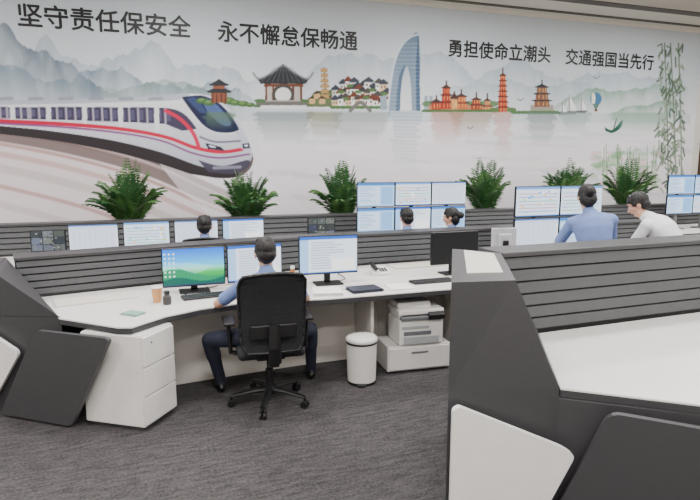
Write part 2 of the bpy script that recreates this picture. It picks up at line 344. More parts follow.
pagoda(446,109,3,9,7.2,(158,52,40)); pagoda(461,109,2,10,6.5,(186,100,64)); pagoda(476,110,2,9,5.5,(150,62,46)); pagoda(436,110,1,8,8,(160,60,46)); pagoda(487,111,2,6,5.5,(180,118,84)); pagoda(454,110,1,5,12,(200,150,104))
for i in range(20): bush(424+i*3.9,111,2.4,(70,104,60))
pagoda(502.5,112,7,8,5.3,(172,66,48),(84,44,40)); bush(494,110,4,(80,112,66)); bush(511,110,4,(80,112,66))
rect(530,105,553,112,(160,152,140)); pagoda(541.5,107,3,12.5,6.8,(128,88,70),(40,42,48)); 
for u in range(514,568,5): bush(u,112.5,3,(76,114,72))
for cx,vb,s in ((569,113,1.1),(581,112,.8),(562,114,.7)):
    poly([(cx,vb-16*s),(cx+7*s,vb-3*s),(cx,vb-2*s)],(246,246,246)); poly([(cx-1,vb-13*s),(cx-6*s,vb-3*s),(cx-1,vb-3*s)],(206,214,220)); stroke([(cx,vb-16*s),(cx,vb-1)],.015,(90,90,90)); poly([(cx-7*s,vb-1.5*s),(cx+8*s,vb-1.5*s),(cx+5*s,vb+1.5*s),(cx-5*s,vb+1.5*s)],(90,92,94))
poly([(595.5+5.8*math.cos(t),99+6.5*math.sin(t)) for t in np.linspace(0,6.28,18)],(70,116,150)); poly([(593+2*math.cos(t),99+6.3*math.sin(t)) for t in np.linspace(0,6.28,14)],(236,238,220)); poly([(592,104),(599,104),(596.5,109),(594.5,109)],(90,120,110)); rect(594.3,109,596.8,111.5,(96,60,40))
poly(sm([(604,127),(612,130),(622,120),(620,128),(612,133),(605,131)]),(34,82,66)); stroke([(613,130),(616,119)],.03,(70,80,74))
for cx,w,hh,c in ((283,28,32,(104,116,120)),(219,14,18,(88,112,90)),(325,16,26,(124,122,92)),(360,28,30,(136,146,144)),(405,14,62,(128,150,176)),(446,15,34,(176,110,96)),(470,20,26,(156,128,108)),(502.5,8,48,(184,112,98)),(541,14,34,(104,118,120)),(575,14,20,(150,172,170)),(640,30,20,(130,160,142))):
    for k in range(18):
        t=k/18; stroke([(cx-w*(1-.4*t)+rnd.uniform(-3,3),113+hh*t),(cx+w*(1-.4*t)+rnd.uniform(-3,3),113.5+hh*t)],.04,c,.52*(1-t),3)
for u,v in ((470,128),(520,100),(596,78)): stroke([(u-3,v-1),(u,v+1),(u+3,v-1.5)],.02,(90,100,104),.8)
rb=random.Random(5)
for u0,u1 in ((676,670),(681,678),(668,664)):
    stroke(sm([(u0,205),((u0+u1)/2+1,130),(u1,44)]),.04,(104,120,104),.8,1.5)
for i in range(170):
    u=rb.uniform(658,683);v=rb.choice([rb.uniform(44,110),rb.uniform(120,190),rb.uniform(110,170)]); a=rb.uniform(.3,2.9); l=rb.uniform(5,10)
    e=(min(u+math.cos(a)*l*.7,684),v+math.sin(a)*l); stroke([(u,v),e],rb.uniform(.03,.055),rb.choice([(66,84,70),(100,118,98),(140,152,134)]),.8,1.2)
for i in range(80):
    u=rb.uniform(592,658);v=rb.uniform(150,188); bush(u,v,rb.uniform(2,5),rb.choice([(160,190,156),(186,204,180),(222,190,200),(130,168,130)]),.55)
for i in range(26):
    u=rb.uniform(600,655); stroke([(u,185),(u+rb.uniform(-5,5),150+rb.uniform(-6,12))],.02,(104,136,100),.7)
C=np.clip(C,0,255)
gm=C.mean(-1,keepdims=True); C=np.clip(gm+(C-gm)*1.12,0,255)
me=bpy.data.meshes.new('painted_panel')
S=np.linspace(S0,S1,W); Zs=np.linspace(Z0,Z1,H); SS,ZZ=np.meshgrid(S,Zs)
co_=np.zeros((H*W,3)); co_[:,0]=SS.ravel(); co_[:,2]=ZZ.ravel()
idx=np.arange(H*W).reshape(H,W); F=np.stack([idx[:-1,:-1],idx[:-1,1:],idx[1:,1:],idx[1:,:-1]],-1).reshape(-1,4)
me.vertices.add(H*W); me.vertices.foreach_set('co',co_.ravel()); me.loops.add(F.size); me.loops.foreach_set('vertex_index',F.ravel().astype(np.int32))
me.polygons.add(len(F)); me.polygons.foreach_set('loop_start',(np.arange(len(F))*4).astype(np.int32)); me.update(calc_edges=True)
at=me.color_attributes.new('paint','FLOAT_COLOR','POINT'); rgba=np.ones((H*W,4),np.float32); rgba[:,:3]=lin(C.reshape(-1,3)); at.data.foreach_set('color',rgba.ravel())
g=G('wall_mural',rm(0,0.012),TH)
me.materials.append(mat_attr('mural_print','paint',rough=.45))
o=bpy.data.objects.new('painted_panel',me); COL.objects.link(o); o.parent=g.e
INK=mat('ink_black',(20,20,24),.5)
def slogan(txt,ua,ub,vc,nm):
    sa,_=wall_sz(ua,vc); sb,_=wall_sz(ub,vc); _,zc=wall_sz((ua+ub)/2,vc)
    for n,(ox,oz) in enumerate(((0,0),(.007,0),(-.007,0),(0,.007),(0,-.007))):
        cu=bpy.data.curves.new(nm,'FONT'); cu.body=txt; cu.align_x='CENTER'; cu.align_y='CENTER'; cu.size=.4; cu.resolution_u=4
        o=bpy.data.objects.new(nm,cu); COL.objects.link(o); bpy.context.view_layer.update()
        if n==0: k=(sb-sa)/max(o.dimensions.x,.01)
        o.scale=(k,k,1); o.data.materials.append(INK)
        o.parent=g.e; o.location=((sa+sb)/2+ox,-0.005-.0006*n,zc+oz); o.rotation_euler=(math.pi/2,0,0)
slogan('坚守责任保安全',18,190,23,'slogan_a'); slogan('永不懈怠保畅通',218,357,38,'slogan_b'); slogan('勇担使命立潮头',448,550,53,'slogan_c'); slogan('交通强国当先行',565,653,61,'slogan_d')
# ---------------------------------------------------------------- consoles
def slat_run(g,pts,z0,z1,thick,n,nm='partition'):
    bb=B(); bs=B(); bt=B(); bg=B()
    for i in range(len(pts)-1):
        a=V((*pts[i],0)); b=V((*pts[i+1],0)); d=(b-a).normalized(); nr=V((d.y,-d.x,0)); L=(b-a).length
        R=Matrix.Rotation(math.atan2(d.y,d.x),3,'Z'); mid=(a+b)/2
        c=mid-nr*thick/2; box(bb,(c.x,c.y,(z1)/2-.005),(L+.01,thick-.03,z1-.01),.0,R)
        c=mid-nr*.012; box(bg,(c.x,c.y,(z0+z1)/2),(L,.012,z1-z0-.02),0,R)
        h=(z1-.03-z0)/n
        for k in range(n):
            zc=z0+h*(k+.5); c=mid+nr*.004; R2=R@Matrix.Rotation(math.radians(-9),3,'X')
            box(bs,(c.x,c.y,zc),(L-.006,.016,h-.012),.004,R2)
        c=mid-nr*(thick/2-.01); box(bt,(c.x,c.y,z1-.012),(L+.02,thick+.03,.03),.006,R)
    g.add(nm+'_core',bb,DARK,True); g.add(nm+'_groove',bg,GROOVE,True); g.add(nm+'_slats',bs,DARK2,True); g.add(nm+'_cap',bt,DARK,True)
def desk_top(g,pts,z=.75,nm='desktop'):
    bm=B(); prism(bm,pts,z-.012,z,.003); g.add(nm,bm,WHITE,True)
    bm=B(); prism(bm,pts,z-.05,z-.0125,.004); g.add(nm+'_edge',bm,DARK,True)
def upright(g,a,b,t,z0,z1,m,nm,bev=.004):
    bm=B(); a=V((*a,0)); b=V((*b,0)); d=(b-a); R=Matrix.Rotation(math.atan2(d.y,d.x),3,'Z'); c=(a+b)/2
    box(bm,(c.x,c.y,(z0+z1)/2),(d.length,t,z1-z0),bev,R); g.add(nm,bm,m,True)
g=G('control_console',(0,5.2,0))
Fp=[(-2.11,3.95),(-1.6,3.72),(-1.5,3.72),(-1.36,4.0),(-1.15,4.22),(-.92,4.37),(-.6,4.46),(-.17,4.55),(.9,4.92),(2.3,5.42),(3.9,6.0)]
Bk=[(-2.74,4.52),(-1.6,5.24),(-.53,5.84),(.93,6.42),(2.8,7.12),(4.2,7.62)]
desk_top(g,Fp+[(4.2,7.62)]+list(reversed(Bk[:-1])))
slat_run(g,Bk,.77,1.1,.22,5)
bm=B(); hexa(bm,[(-2.9,4.0,0),(-2.11,3.97,0),(-2.74,4.52,0),(-3.15,4.62,0)],[(-2.9,4.0,.752),(-2.11,3.97,.752),(-2.74,4.52,.752),(-3.15,4.62,.752)]); 
hexa(bm,[(-2.9,4.0,.752),(-2.12,3.97,.752),(-2.74,4.52,.752),(-3.15,4.62,.752)],[(-2.9,4.0,1.09),(-2.60,3.99,1.09),(-2.86,4.60,1.09),(-3.15,4.62,1.09)],.006); g.add('end_block',bm,DARK,True)
bm=B(); plate(bm,(-2.60,3.93),(.66,-.21),[(0,.02),(.66,.02),(1.04,.70),(.40,.70)],-.035,.05); g.add('end_leg_dark',bm,DARK,True)
bm=B(); plate(bm,(-3.3,4.0),(1,-.06),[(0,.02),(.60,.02),(.9,.50),(.72,.62),(.0,.95)],.035,.05); g.add('end_leg_white',bm,WHITE,True)
K=[(-1.5,4.54),(-1.02,4.77),(-.38,5.06),(.27,5.3),(.95,5.56),(2.3,6.05),(3.9,6.6)]
for i in range(len(K)-1): upright(g,K[i],K[i+1],.03,.0,.70,CREAM,'modesty_panel')
for (x,y),(x2,y2) in (((.20,4.84),(.06,5.2)),((1.05,5.0),(.93,5.5)),((2.4,5.5),(2.25,6.0))): upright(g,(x,y),(x2,y2),.03,0,.70,CREAM,'side_support')
bm=B(); box(bm,(-2.1,4.52,.757),(.62,.26,.012),.003,Matrix.Rotation(math.radians(32),3,'Z')); box(bm,(-1.15,5.16,.757),(.42,.16,.012),.003,Matrix.Rotation(math.radians(30),3,'Z')); box(bm,(.75,6.08,.757),(.62,.22,.012),.003,Matrix.Rotation(math.radians(22),3,'Z')); g.add('cable_lid',bm,CREAM,True)
bm=B()
for pts in (((-1.33,4.86,.757),(-1.22,5.0,.757),(-1.25,5.12,.757)),((-.84,5.05,.757),(-.7,5.2,.757),(-.8,5.38,.757)),((-1.38,4.64,.757),(-1.45,4.78,.757),(-1.35,4.92,.757)),((-.18,5.2,.757),(-.05,5.34,.757),(-.12,5.6,.757))):
    q=sm(pts,6)
    for i in range(len(q)-1): capsule(bm,q[i],.004,q[i+1],.004,6)
g.add('desk_cables',bm,BLACK,True)
g=G('control_console',(2.2,3.4,0))
desk_top(g,[(1.05,2.66),(2.2,2.27),(4.6,3.6),(4.7,4.85),(2.65,4.12),(1.245,3.58)])
slat_run(g,[(.96,3.50),(2.65,4.14),(4.7,4.9)],.77,1.3,.24,6)
bm=B(); hexa(bm,[(.48,2.60,0),(1.04,2.65,0),(1.245,3.57,0),(.68,3.68,0)],[(.48,2.60,.752),(1.04,2.65,.752),(1.245,3.57,.752),(.68,3.68,.752)])
hexa(bm,[(.48,2.60,.752),(1.04,2.65,.752),(1.245,3.57,.752),(.68,3.68,.752)],[(.48,2.60,1.3),(.80,2.65,1.3),(.955,3.50,1.3),(.68,3.68,1.3)]); g.add('end_block',bm,DARK,True)
bm=B(); prism(bm,[(.60,2.82),(.79,2.84),(.90,3.46),(.74,3.60)],1.298,1.304); g.add('end_cap_inlay',bm,CREAM,True)
upright(g,(1.0,2.68),(2.15,2.32),.03,0,.70,DARK,'end_side'); upright(g,(1.3,3.3),(4.6,4.5),.03,0,.70,CREAM,'modesty_panel')
bm=B(); plate(bm,(.49,2.56),(1,.0),[(0.0,.02),(.40,.02),(.60,.46),(.54,.50),(.03,.71),(0,.69)],.035,.03); g.add('end_leg_white',bm,WHITE,True)
bm=B(); plate(bm,(.98,2.60),(.94,-.33),[(0,.02),(1.1,.02),(1.1,.66),(.26,.70)],.035,.06); g.add('end_leg_dark',bm,DARK,True)
g=G('control_console',(0,7.6,0))
def yb(x): return 8.205+.36*x
BR=[(-5.2,yb(-5.2)),(-3.3,yb(-3.3)),(.6,yb(.6)),(3.2,yb(3.2)),(6.6,yb(6.6))]
n3=V((.3387,-.9409,0))
def offp(p,d): return (p[0]+n3.x*d,p[1]+n3.y*d)
desk_top(g,[offp(BR[0],1.05),offp(BR[-1],1.05),BR[-1],BR[0]])
slat_run(g,BR,.77,1.14,.2,5)
upright(g,offp(BR[0],.6),offp(BR[-1],.6),.03,0,.7,CREAM,'modesty_panel')
for d in (.35,2.6,5.2,7.6,10.2,12.0):
    p=V((*BR[0],0))+V((.9409,.3387,0))*d; q=p+n3*1.0; upright(g,(p.x+n3.x*.04,p.y+n3.y*.04),(q.x,q.y),.03,0,.7,WHITE,'side_support')
# ---------------------------------------------------------------- screens
def scr(kind,seed,nx=72,nz=44):
    r=random.Random(seed); A=np.ones((nz,nx,3))*255.; X,Y=np.meshgrid(np.linspace(0,1,nx),np.linspace(0,1,nz))
    def rc(a,b,c,d,col): A[int(b*nz):max(int(d*nz),int(b*nz)+1),int(a*nx):max(int(c*nx),int(a*nx)+1)]=col
    if kind=='green':
        A[:]=ramp(Y.ravel(),[(0,(14,120,70)),(.35,(40,180,80)),(.45,(120,220,180)),(.6,(70,190,250)),(1,(20,110,235))]).reshape(nz,nx,3)
        hill=Y<(.34+.12*np.sin(X*5+.6)); A[hill]=np.array((14,140,92)); A[Y<(.16+.06*np.sin(X*7))]=np.array((6,92,78))
        sn=(Y>(.42+.1*np.sin(X*9)))&(Y<.56+.06*np.sin(X*5)); A[sn]=A[sn]*.65+np.array((220,245,255))*.35
        for i in range(3):
            for k in range(6): rc(.03+.07*i,.85-.12*k,.06+.07*i,.9-.12*k,(235,240,245))
        rc(0,0,1,.05,(40,60,90))
    elif kind=='doc':
        A[:]=(226,236,250); rc(0,.92,1,1,(40,100,200)); rc(0,0,1,.05,(40,80,150)); rc(0,.05,.16,.92,(160,198,242))
        for k in range(11): rc(.2,.84-k*.07,.2+r.uniform(.3,.75),.855-k*.07,(140,158,190))
        rc(.55,.1,.95,.4,(250,250,252))
    elif kind=='table':
        A[:]=(226,234,246); rc(0,.94,1,1,(80,115,175)); rc(0,.86,1,.93,(190,206,232)); rc(0,0,1,.05,(100,130,185))
        for k in range(16): rc(.03,.8-k*.045,.97,.815-k*.045,(186,200,222))
        for k in range(8): rc(.1+.11*k,.06,.112+.11*k,.86,(192,204,224))
    elif kind=='diagram':
        A[:]=(214,230,246); rc(0,.93,1,1,(100,150,210)); rc(0,0,1,.06,(50,100,170))
        for k in range(6): rc(.06,.16+.12*k,.94,.18+.12*k,r.choice([(70,140,190),(80,170,120),(200,110,100),(110,130,200)]))
        for k in range(16): x=r.uniform(.05,.88);y=r.uniform(.1,.82); rc(x,y,x+.06,y+.05,r.choice([(255,255,255),(110,170,220),(230,180,90)]))
    elif kind=='cyan':
        A[:]=(160,202,240); rc(0,.9,1,1,(60,118,190)); rc(.05,.1,.6,.84,(202,224,248)); rc(.64,.1,.95,.84,(130,180,232))
        for k in range(9): rc(.08,.76-.07*k,.08+r.uniform(.2,.48),.775-.07*k,(110,146,195))
    elif kind=='cctv':
        A[:]=(30,34,40)
        for i in range(3):
            for k in range(3): c=r.randint(40,95); rc(.02+.33*i,.03+.33*k,.32+.33*i,.33+.33*k,(c,c+6,c+r.randint(0,25)))
        for k in range(40): x=r.random()*.9;y=r.random()*.9; c=r.randint(20,140); rc(x,y,x+.05,y+.06,(c,c,c))
    elif kind=='off': A[:]=(8,9,11)
    return A
def panel(g,cx,cz,w,h,kind,seed,back=None,y=0.0,bz=.008):
    bm=B(); box(bm,(cx,y,cz),(w,.03,h),.005); box(bm,(cx,y+.025,cz),(w*.55,.03,h*.55),.012); g.add('bezel',bm,back or BLACK)
    A=scr(kind,seed); nz,nx=A.shape[:2]; X,Z=np.meshgrid(np.linspace(cx-w/2+bz,cx+w/2-bz,nx),np.linspace(cz-h/2+bz*1.4,cz+h/2-bz,nz))
    vs=np.stack([X.ravel(),np.full(X.size,y-.0165),Z.ravel()],-1); idx=np.arange(nx*nz).reshape(nz,nx)
    F=np.stack([idx[:-1,:-1],idx[:-1,1:],idx[1:,1:],idx[1:,:-1]],-1).reshape(-1,4)
    me=bpy.data.meshes.new('screen'); me.from_pydata(vs.tolist(),[],F.tolist()); at=me.color_attributes.new('paint','FLOAT_COLOR','POINT')
    rgba=np.ones((nx*nz,4),np.float32); rgba[:,:3]=lin(A.reshape(-1,3)); at.data.foreach_set('color',rgba.ravel())
    o=bpy.data.objects.new('screen',me); me.materials.append(SCREEN); COL.objects.link(o); o.parent=g.e
def stand(g,cz,h,base=.75,bw=.26):
    bm=B(); box(bm,(0,.02,base+.008),(bw,.18,.014),.005); g.add('stand_base',bm,BLACK)
    bm=B(); box(bm,(0,.055,(base+.015+cz)/2),(.06,.022,cz-base-.015),.006); g.add('stand_neck',bm,BLACK)
def monitor(x,y,deg,w,h,cz,kind,seed=1,back=None,base=.75):
    g=G('computer_monitor',(x,y,0),math.radians(deg)); panel(g,0,cz,w,h,kind,seed,back); stand(g,cz,h,base); return g
def array(x,y,deg,cols,zs,w,h,kinds,seed=1):
    g=G('monitor_array',(x,y,0),math.radians(deg)); n=0
    for j,z in enumerate(zs):
        for i in range(cols): panel(g,(i-(cols-1)/2)*(w+.008),z,w,h,kinds[n%len(kinds)],seed+n,y=0); n+=1
    bm=B()
    for i in range(cols): box(bm,((i-(cols-1)/2)*(w+.008),.06,(.77+zs[0])/2),(.05,.04,zs[0]-.77),.006)
    box(bm,(0,.055,min(zs)),((w*cols)*.92,.03,.05),.005); g.add('support_arm',bm,GREYP)
    bm=B()
    for i in range(cols): box(bm,((i-(cols-1)/2)*(w+.008),.05,.76),(.24,.2,.018),.006)
    g.add('support_foot',bm,GREYP)
monitor(-1.36,4.80,20,.53,.34,.975,'green',1)
monitor(-.86,4.98,24,.50,.34,.98,'doc',2)
monitor(-.2,5.12,17,.56,.36,1.03,'doc',3)
monitor(1.06,5.62,20,.54,.33,1.02,'off',4)
monitor(1.60,5.78,190,.27,.25,1.08,'table',5,back=SILVER)
def yl(x): return 7.53+.36*x
for i,(x,k,w,h,cz) in enumerate(((-3.42,'cctv',.36,.25,1.0),(-2.976,'table',.53,.31,1.02),(-2.43,'diagram',.52,.31,1.03),(-1.89,'table',.52,.31,1.03),(-1.35,'doc',.52,.31,1.03))):
    monitor(x,yl(x),20,w,h,cz,k,20+i)
monitor(-.38,yl(-.38),20,.38,.27,1.03,'cctv',31)
array(.88,7.86,20,3,(1.45,1.105),.555,.335,('cyan','diagram','table','cyan','doc','cyan'),40)
array(2.38,6.38,20,2,(1.445,1.09),.60,.345,('diagram','diagram','table','cyan'),50)
array(5.95,9.75,16,2,(1.52,1.18),.56,.33,('cyan','cyan','cyan','diagram'),60)
# ---------------------------------------------------------------- office chair
def chair(x,y,deg):
    g=G('office_chair',(x,y,0),math.radians(deg))
    bm=B()
    for k in range(5):
        a=math.radians(90+72*k+18); d=V((math.cos(a),math.sin(a),0)); s=V((-d.y,d.x,0))
        loft(bm,[(V((0,0,.115)),.035,.028),(d*.12+V((0,0,.112)),.03,.022),(d*.30+V((0,0,.085)),.02,.014)],s,10)
    lathe(bm,[(.045,.08),(.05,.13),(.035,.14)]); g.add('star_base',bm,BLACK)
    bm=B()
    for k in range(5):
        a=math.radians(90+72*k+18); d=V((math.cos(a),math.sin(a),0)); s=V((-d.y,d.x,0)); c=d*.30
        for sg in (-1,1):
            p=c+s*sg*.016+V((0,0,.029)); loft(bm,[(p-s*.009,.024,.024),(p-s*.007,.029,.029),(p+s*.007,.029,.029),(p+s*.009,.024,.024)],(0,0,1),16)
        capsule(bm,c+V((0,0,.03)),.009,c+V((0,0,.08)),.009,8)
    g.add('caster_wheels',bm,BLACK)
    bm=B(); lathe(bm,[(.03,.13),(.03,.28),(.02,.285),(.02,.40)],n=18); g.add('gas_lift',bm,BLACK)
    bm=B(); box(bm,(0,.02,.405),(.22,.28,.05),.015); box(bm,(0,-.17,.40),(.08,.22,.035),.01); g.add('tilt_mechanism',bm,BLACK)
    bm=B(); box(bm,(0,.03,.455),(.50,.47,.07),.032,seg=4); g.add('seat',bm,BLACKM,smooth=True)
    W0=.245; z0,z1=.49,1.09; nx,nz=13,16; bm=B(); rows=[]
    def bp(a,b):
        w=W0*(1-.16*abs(2*b-1)**9)*(.93+.07*b); x=a*w; z=z0+(z1-z0)*b
        return V((x,-.25-.10*b*b*.6+.16*x*x*3+.03*math.sin(b*math.pi),z-.02*a*a*(1 if b>.9 else 0)))
    for th in (0,-.018):
        rows.append([[bm.verts.new(bp(a,b)+V((0,th,0))) for a in np.linspace(-1,1,nx)] for b in np.linspace(0,1,nz)])
    for r,fl in ((rows[0],0),(rows[1],1)):
        for i in range(nz-1):
            for j in range(nx-1):
                q=(r[i][j],r[i][j+1],r[i+1][j+1],r[i+1][j]); bm.faces.new(q if fl else q[::-1])
    def rim(r): return r[0][:]+[r[i][-1] for i in range(1,nz)]+r[-1][-2::-1]+[r[i][0] for i in range(nz-2,0,-1)]
    ra,rb_=rim(rows[0]),rim(rows[1])
    for i in range(len(ra)): bm.faces.new((ra[i],ra[(i+1)%len(ra)],rb_[(i+1)%len(ra)],rb_[i]))
    g.add('backrest_mesh',bm,BLACKM)
    bm=B(); path=[bp(a,0) for a in np.linspace(-1,1,7)]+[bp(1,b) for b in np.linspace(.05,1,10)]+[bp(a,1) for a in np.linspace(.8,-1,7)]+[bp(-1,b) for b in np.linspace(.95,0,10)]
    for i in range(len(path)): 
        p=path[i]+V((0,-.01,0)); q=path[(i+1)%len(path)]+V((0,-.01,0)); capsule(bm,p,.014,q,.014,8)
    g.add('backrest_frame',bm,BLACK,smooth=True)
    bm=B(); loft(bm,[((0,-.2,.40),.05,.02),((0,-.31,.43),.05,.018),((0,-.34,.55),.045,.016),((0,-.335,.72),.04,.012)],(1,0,0),10); box(bm,(0,-.285,.66),(.34,.025,.11),.012); g.add('back_spine',bm,BLACK)
    bm=B()
    for sg in (-1,1):
        loft(bm,[((sg*.20,.02,.41),.03,.02),((sg*.29,.02,.43),.03,.018),((sg*.30,.02,.60),.03,.015),((sg*.30,.02,.665),.03,.015)],(0,1,0),10)
        box(bm,(sg*.30,.04,.675),(.085,.25,.028),.013,seg=3)
    g.add('armrests',bm,BLACK)
    return g
# ---------------------------------------------------------------- people
def bake_remesh(bm,vox,it=3):
    me=bpy.data.meshes.new('tmp'); bmesh.ops.recalc_face_normals(bm,faces=bm.faces[:]); bm.to_mesh(me); bm.free()
    o=bpy.data.objects.new('tmp',me); COL.objects.link(o)
    r=o.modifiers.new('r','REMESH'); r.mode='VOXEL'; r.voxel_size=vox
    s=o.modifiers.new('s','SMOOTH'); s.factor=.6; s.iterations=it
    bpy.context.view_layer.update(); dg=bpy.context.evaluated_depsgraph_get()
    out=bpy.data.meshes.new_from_object(o.evaluated_get(dg)); bpy.data.objects.remove(o,do_unlink=True); bpy.data.meshes.remove(me)
    for p in out.polygons: p.use_smooth=True
    return out
def ik(a,b,l1,l2,pole):
    a=V(a);b=V(b);d=b-a; L=min(d.length,(l1+l2)*.995); dn=d.normalized(); x=(l1*l1-l2*l2+L*L)/(2*L); h=math.sqrt(max(l1*l1-x*x,1e-5))
    p=V(pole); p=(p-dn*p.dot(dn)).normalized(); return a+dn*x+p*h, a+dn*L
_head={}
def head_mesh():
    if 'h' in _head: return _head['h'].copy()
    bm=B(); ellip(bm,(0,-.008,.025),(.074,.093,.09),seg=20); ellip(bm,(0,.02,-.03),(.06,.068,.075),seg=20); ellip(bm,(0,.055,-.09),(.024,.022,.02))
    ellip(bm,(0,.075,.028),(.05,.014,.012)); capsule(bm,(0,.082,.008),.008,(0,.104,-.028),.012); 
    for s in (-1,1): ellip(bm,(s*.010,.094,-.032),(.009,.010,.008)); ellip(bm,(s*.077,-.004,-.008),(.010,.020,.032)); ellip(bm,(s*.04,.058,-.025),(.02,.018,.016))
    ellip(bm,(0,.085,-.056),(.024,.010,.008)); _head['h']=bake_remesh(bm,.0055,3); return _head['h'].copy()
def hair_mesh(style):
    if style in _head: return _head[style].copy()
    bm=B(); ellip(bm,(0,-.016,.036),(.083,.097,.09),seg=24); ellip(bm,(0,-.05,-.018),(.074,.058,.068),seg=20)
    for s in (-1,1): ellip(bm,(s*.07,.0,.02),(.016,.045,.035)); 
    for k in range(9):
        a=-1+k*.25; capsule(bm,(a*.05,.04,.11),.012,(a*.065,.083-abs(a)*.02,.055+.01*(k%2)),.008,8)
    if style!='short': ellip(bm,(0,-.05,-.03),(.08,.06,.085),seg=20)
    if style=='bun': ellip(bm,(0,-.13,.01),(.048,.042,.044)); 
    me=bake_remesh(bm,.006,2)
    for v in me.vertices:
        n=noise.noise(V((v.co.x*55,v.co.y*55,v.co.z*12))); v.co+=v.normal*n*.004
    _head[style]=me; return me.copy()
def hand_mesh(curl,side):
    key=('hand',curl,side)
    if key in _head: return _head[key].copy()
    bm=B(); s=side
    loft(bm,[((0,-.02,0),.024,.018),((0,.01,0),.030,.017),((0,.05,0),.040,.014),((0,.085,0),.040,.012),((0,.093,0),.034,.008)],(1,0,0),14)
    for i,(fx,l,r) in enumerate(((-.030,.072,.0088),(-.010,.080,.009),(.011,.074,.0088),(.030,.058,.0078))):
        p=V((fx*s,.082,0)); ang=0
        q0=p-V((0,.02,0)); capsule(bm,q0,r,p,r,8)
        for sg,(fr,c) in enumerate(((.42,curl*.7),(.32,curl),(.26,curl*.8))):
            ang+=c; q=p+V((fx*s*.15*fr,math.cos(ang)*l*fr,-math.sin(ang)*l*fr)); capsule(bm,p,r*(1-.06*sg),q,r*(1-.06*(sg+1)),8); p=q
    p=V((-.026*s,.012,-.004)); pts=[p,p+V((-.024*s,.028,-.010)),p+V((-.036*s,.056,-.018)),p+V((-.038*s,.080,-.024))]
    for i in range(3): capsule(bm,pts[i],(.015,.012,.0105,.009)[i],pts[i+1],(.012,.0105,.009)[i],8)
    _head[key]=bake_remesh(bm,.0042,2); return _head[key].copy()
def person(name,x,y,deg,pelvis,neck,head,hyaw,hpitch,hL,hR,fL,fR,shirt=SHIRTB,hair='short',sh=.17,twist=0,longsleeve=False,kneeL=(-.3,1,.6),kneeR=(.3,1,.6),elbL=(-.8,-.5,-.4),elbR=(.8,-.5,-.4),roll=0):
    g=G(name,(x,y,0),math.radians(deg)); bm=B(); pr=[]
    def add(p0,r0,p1,r1,mi,fl=1.0,side=(1,0,.01)): capsule(bm,p0,r0,p1,r1,14,side,fl); pr.append((V(p0),V(p1),r0,r1,mi))
    P=V(pelvis);N=V(neck);Hd=V(head); up=(N-P).normalized(); T=math.radians(twist); sd=V((math.cos(T),math.sin(T),0)); sd=(sd-up*sd.dot(up)).normalized()
    fw=up.cross(sd)
    def tp(t,b=0): return P+(N-P)*t-fw*b
    f=sh/.17
    rings=[(tp(-.22),.07,.06),(tp(-.18),.13*f,.105),(tp(-.06),.168*f,.125),(tp(.1),.162*f,.122),(tp(.3,-.0),.140*f,.108),(tp(.5,.015),.152*f,.115),(tp(.7,.022),.172*f,.120),(tp(.84,.018),.172*f,.105),(tp(.93,.01),.135*f,.082),(tp(1.0),.075,.062),(tp(1.04),.06,.055)]
    loft(bm,rings,sd,20)
    for a,b_,r,mi in ((-.12,.14,.14,2),(.14,.5,.125,1),(.5,.85,.125,1),(.85,1.0,.08,1)): pr.append((tp(a),tp(b_),r,r,mi))
    loft(bm,[(tp(.13),.160*f,.120),(tp(.15),.170*f,.130),(tp(.25),.150*f,.116),(tp(.27),.14*f,.10)],sd,20)
    nk=Hd-V((0,.0,.06)); add(N-up*.02,.058,nk,.052,0)
    loft(bm,[(N-up*.03,.085,.075),(N+(nk-N)*.05,.072,.068),(N+(nk-N)*.28,.064,.062),(N+(nk-N)*.32,.05,.05)],sd,16); pr.append((N-up*.03,N+(nk-N)*.25,.068,.064,1))
    hands=[]
    for s,h,pole in ((-1,hL,elbL),(1,hR,elbR)):
        S=N+sd*s*sh-up*.075; E,Wr=ik(S,V(h),.285,.25,pole)
        add(N+sd*s*.07-up*.045,.062,S,.062,1); add(S,.056,S.lerp(E,.72),.054,1); add(S.lerp(E,.4),.046,E,.041,1 if longsleeve else 0)
        if longsleeve: add(E,.044,E.lerp(Wr,.93),.034,1)
        add(E,.039,Wr,.026,0)
        hands.append((s,E,Wr))
    for s,h,pole in ((-1,fL,kneeL),(1,fR,kneeR)):
        Hp=P+sd*s*.09-up*.03; Kn,An=ik(Hp,V(h)+V((0,0,.05)),.43,.42,pole)
        add(Hp,.092,Kn,.062,2); add(Kn,.060,An,.046,2); add(Kn.lerp(An,.1),.064,Kn.lerp(An,.4),.06,2)
        fd=V((s*.15,1,0)).normalized(); base=V((An.x,An.y,max(An.z-.05,.038))); add(base-fd*.04,.036,base+fd*.09,.037,3); add(base+fd*.09,.036,base+fd*.15+V((0,0,-.008)),.027,3); 
    me=bake_remesh(bm,.0115,4)
    n=len(me.polygons); cen=np.zeros(n*3); me.polygons.foreach_get('center',cen); cen=cen.reshape(-1,3); best=np.full(n,1e9); mi=np.zeros(n,int)
    for p0,p1,r0,r1,k in pr:
        a=np.array(p0);d=np.array(p1)-a; t=np.clip((cen-a)@d/(d@d+1e-9),0,1); D=np.linalg.norm(cen-a-t[:,None]*d,axis=1)-(r0+(r1-r0)*t)
        w=D<best; best[w]=D[w]; mi[w]=k
    me.materials.clear(); g.add('body',me,[SKIN,shirt,PANTS,SHOE]); me.polygons.foreach_set('material_index',mi.astype(np.int32))
    Rh=Matrix.Translation(Hd)@Matrix.Rotation(math.radians(hyaw),4,'Z')@Matrix.Rotation(math.radians(hpitch),4,'X')@Matrix.Rotation(math.radians(roll),4,'Y')
    hm=head_mesh(); hm.transform(Rh); hm.materials.clear(); g.add('head',hm,SKIN)
    hm=hair_mesh(hair); hm.transform(Rh); hm.materials.clear(); g.add('hair',hm,HAIR)
    bm=B(); 
